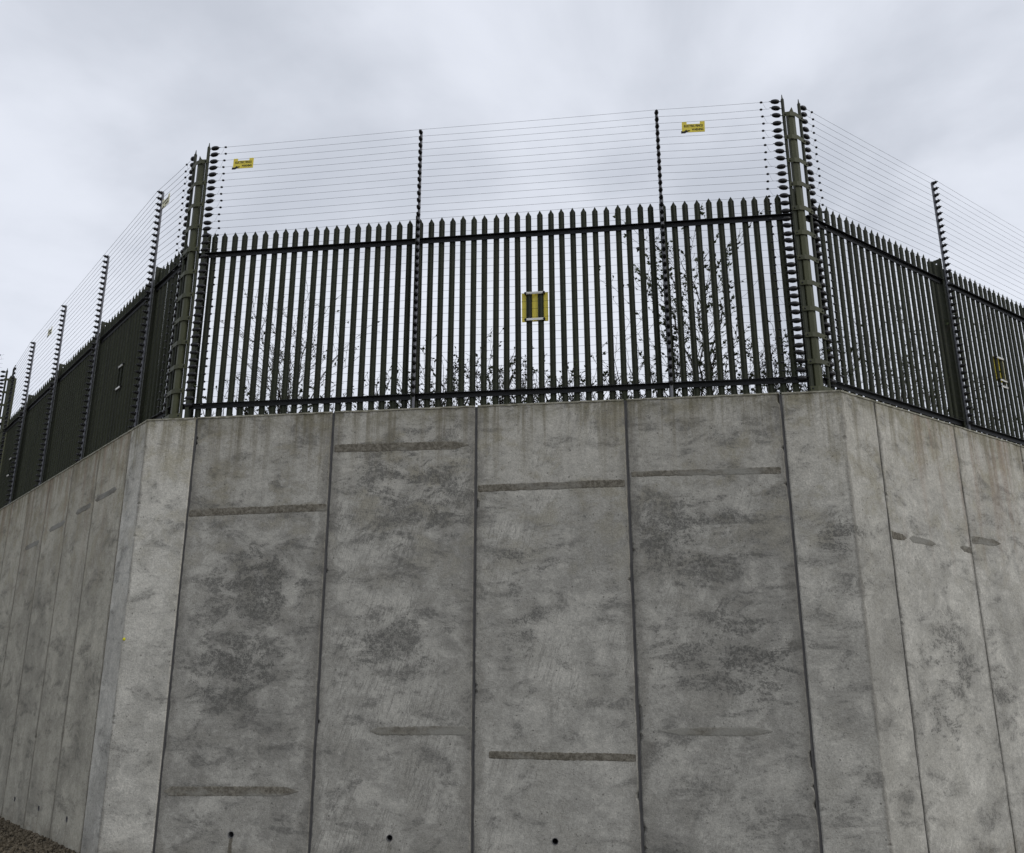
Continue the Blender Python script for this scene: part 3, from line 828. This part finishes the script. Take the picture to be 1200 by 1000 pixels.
OW = 0.150
hung_sign('yellow warning sign on the wires beside the left corner post', Vector((-1.785, D - OW, 9.985)), -FN, M['yellow'], 0.02)
hung_sign('yellow warning sign on the wires left of the right corner post', Vector((5.150, D - OW, 9.985)), -FN, M['yellow'], 0.035)
hung_sign('pale yellow sign on the left wires just behind the nearest left post', KA + LD * 1.02 - LN * OW + Z3 * 9.86, -LN, M['paleyellow'], 0.0)
hung_sign('small pale sign on the left wires between the farther posts', KA + LD * 7.95 - LN * OW + Z3 * 9.68, -LN, M['paleyellow'], 0.06)

def fence_sign(label, K, t, o, s, z, mat, span=(-0.19, 0.19), extra=False):
    rz = math.atan2(-o.x, o.y) + pi
    root = thing('fence_sign', label, 'sign', K + t * s + Z3 * z, rz, 'signs strapped behind the fence pales')
    y = 0.060
    mb = MB(); mb.box((0, y, 0), ((span[1] - span[0]) / 2, 0, 0), (0, 0.003, 0), (0, 0, 0.225))
    obj('plate', mb.mesh('plate', mat), root)
    bars = [0.205, -0.205] + ([-0.32] if extra else [])
    for zb in bars:
        mb = MB(); mb.box((0, 0.012, zb), (0.130, 0, 0), (0, 0.005, 0), (0, 0, 0.017))
        b = obj('clamp_bar', mb.mesh('clamp_bar', M['white']), root)
        for sx in (-1, 1):
            mbb = MB(); mbb.tube([(sx * 0.135, y, zb), (sx * 0.135, 0.006, zb), (sx * 0.135, -0.004, zb)], [0.012, 0.018, 0.014], 8)
            obj('bolt', mbb.mesh('bolt', M['rail']), b)
    return root
sx0 = KA.x * -1 - 2.229 + 0.1638 * 30.5
fence_sign('yellow sign behind the pales at the centre of the middle fence', KA, EX, -FN, sx0, 7.37, M['yellow'])
fence_sign('yellow sign strapped on the right fence with an extra white bar below', KB, RD, -RN, 5.36, 7.33, M['yellow'], extra=True)
fence_sign('sign held by two white bars on the left fence beside the near post', KA, LD, -LN, 2.93, 7.33, M['pale'])
fence_sign('sign held by white bars on the left fence near the picture edge', KA, LD, -LN, 10.80, 7.14, M['pale'])

# ------------------------------------------------------------------ shrubs behind the fence
def grow(base, height, spread, stems, q, leafy, lean=(0, 0), leaf_size=0.045, leaf_from=0.0, twig=1.0):
    st, lf = MB(), MB()
    def leaf(p, d):
        sz = leaf_size * q.uniform(0.6, 1.25)
        d = (d + Vector((q.uniform(-1, 1), q.uniform(-1, 1), q.uniform(-.8, .6)))).normalized()
        a = d.cross(Vector((q.uniform(-1, 1), q.uniform(-1, 1), q.uniform(-1, 1))))
        if a.length < 1e-3: return
        a.normalize(); nn = a.cross(d)
        lf.add([p, p + d * sz * .45 + a * sz * .30 + nn * sz * .08, p + d * sz - nn * sz * .05, p + d * sz * .45 - a * sz * .30 + nn * sz * .08], [(0, 1, 2), (0, 2, 3)])
    def branch(p, d, ln, r, lvl):
        n = max(3, int(ln / 0.10)); pts = [p]; dd = d.copy()
        for i in range(n):
            dd = (dd + d * 0.22 + Vector((q.gauss(0, .17), q.gauss(0, .17), q.gauss(0.03, .11)))).normalized()
            pts.append(pts[-1] + dd * (ln / n))
        rad = [max(0.0028, r * (1 - 0.72 * i / n)) for i in range(n + 1)]
        st.tube(pts, rad, 5 if lvl == 0 else 4, False)
        for i in range(1, n + 1):
            if lvl < 3 and q.random() < (0.62, 0.55, 0.35)[lvl] * twig:
                ax = Vector((q.gauss(0, 1), q.gauss(0, 1), q.gauss(0.35, .5))).normalized()
                nd = (dd * 0.75 + ax * 0.85).normalized()
                branch(pts[i], nd, ln * q.uniform(0.28, 0.5), rad[i] * 0.62, lvl + 1)
            if lvl >= 1 and pts[i].z - base.z > leaf_from and q.random() < leafy:
                for _ in range(q.choice((1, 1, 2, 3))): leaf(pts[i], dd)
    for s in range(stems):
        a = q.uniform(0, 2 * pi); sp = q.uniform(0.1, 1.0) * spread
        d = Vector((cos(a) * sp + lean[0], sin(a) * sp * 0.6 + lean[1], height)).normalized()
        branch(base + Vector((cos(a) * 0.12 * spread, sin(a) * 0.08, 0)), d, height * q.uniform(0.62, 1.0), 0.010 * max(1, height / 1.6), 0)
    return st, lf

def shrub(name, label, base, height, spread, stems, leafy, seed, cat='shrub', **kw):
    q = random.Random(seed)
    base = Vector(base)
    st, lf = grow(Vector((0, 0, 0)), height, spread, stems, q, leafy, **kw)
    root = thing(name, label, cat, base, 0, 'shrubs behind the fence')
    obj('stems', st.mesh('stems', M['bark']), root)
    if lf.v:
        m = bpy.data.meshes.new('leaves'); m.from_pydata(lf.v, [], lf.f); m.update(); m.materials.append(M['leaf'])
        obj('leaves', m, root, kind='stuff')
    return root

GZ = 5.62
shrub('thorn_shrub', 'bare twiggy shrub behind the left part of the middle fence', (-1.35, 1.5, GZ), 2.45, 0.80, 9, 0.11, 3, twig=0.85)
shrub('leafy_shrub', 'tall leafy shrub behind the fence near the right wire post', (5.18, 1.5, GZ), 2.95, 0.16, 4, 0.46, 21, leaf_from=1.0, leaf_size=0.072, twig=0.80)
shrub('leafy_shrub', 'leafy shrub branch left of the tall leafy shrub behind the right wire post', (4.62, 1.5, GZ), 2.1, 0.2, 2, 0.42, 33, leaf_from=0.7, leaf_size=0.066, twig=0.55)
shrub('sapling', 'thin leaning bare sapling behind the fence right of the yellow sign', (4.35, 1.45, GZ), 1.9, 0.05, 2, 0.03, 8, lean=(-0.85, 0), twig=0.6, cat='sapling')
lows = [(-2.0, 0.95, 'low bare scrub at the foot of the fence beside the left corner post'),
        (-0.55, 0.85, 'low bare scrub right of the bare twiggy shrub'),
        (0.35, 1.00, 'low scrub with long twigs left of the left wire post'),
        (1.25, 1.35, 'low scrub right behind the left wire post'),
        (1.95, 1.25, 'low leafy scrub left of the yellow fence sign'),
        (2.65, 1.20, 'low leafy scrub under the yellow fence sign'),
        (3.25, 1.10, 'low scrub right of the yellow fence sign'),
        (3.95, 0.90, 'low scrub at the foot of the leaning bare sapling'),
        (0.80, 0.95, 'low scrub close against the left side of the left wire post'),
        (3.60, 0.95, 'small scrub left of the foot of the leaning bare sapling'),
        (4.75, 1.00, 'low scrub at the foot of the tall leafy shrub'),
        (5.65, 1.15, 'low scrub right of the tall leafy shrub'),
        (6.25, 1.35, 'low twiggy scrub behind the fence beside the right corner post')]
for i, (x, h, lab) in enumerate(lows):
    shrub('low_scrub', lab, (x, 1.05 + 0.12 * (i % 3), GZ), h * 0.92, 1.2, 17, 0.26, 100 + i, leaf_size=0.052)
for i, (s, h, lf_, lab) in enumerate([(1.6, 1.5, 0.35, 'low scrub behind the right fence beside the corner post'),
                                      (2.9, 2.2, 0.34, 'twiggy shrub behind the first bay of the right fence'),
                                      (4.2, 2.3, 0.30, 'twiggy shrub behind the right fence left of its grey post'),
                                      (5.6, 1.7, 0.42, 'low leafy scrub behind the right fence beyond its grey post'),
                                      (7.2, 1.5, 0.40, 'low scrub behind the right fence below its yellow sign')]):
    p = KB + RD * s + RN * 1.0
    shrub('low_scrub', lab, (p.x, p.y, GZ), h, 1.0, 7, lf_ * 0.6, 200 + i, leaf_size=0.055, twig=0.85)
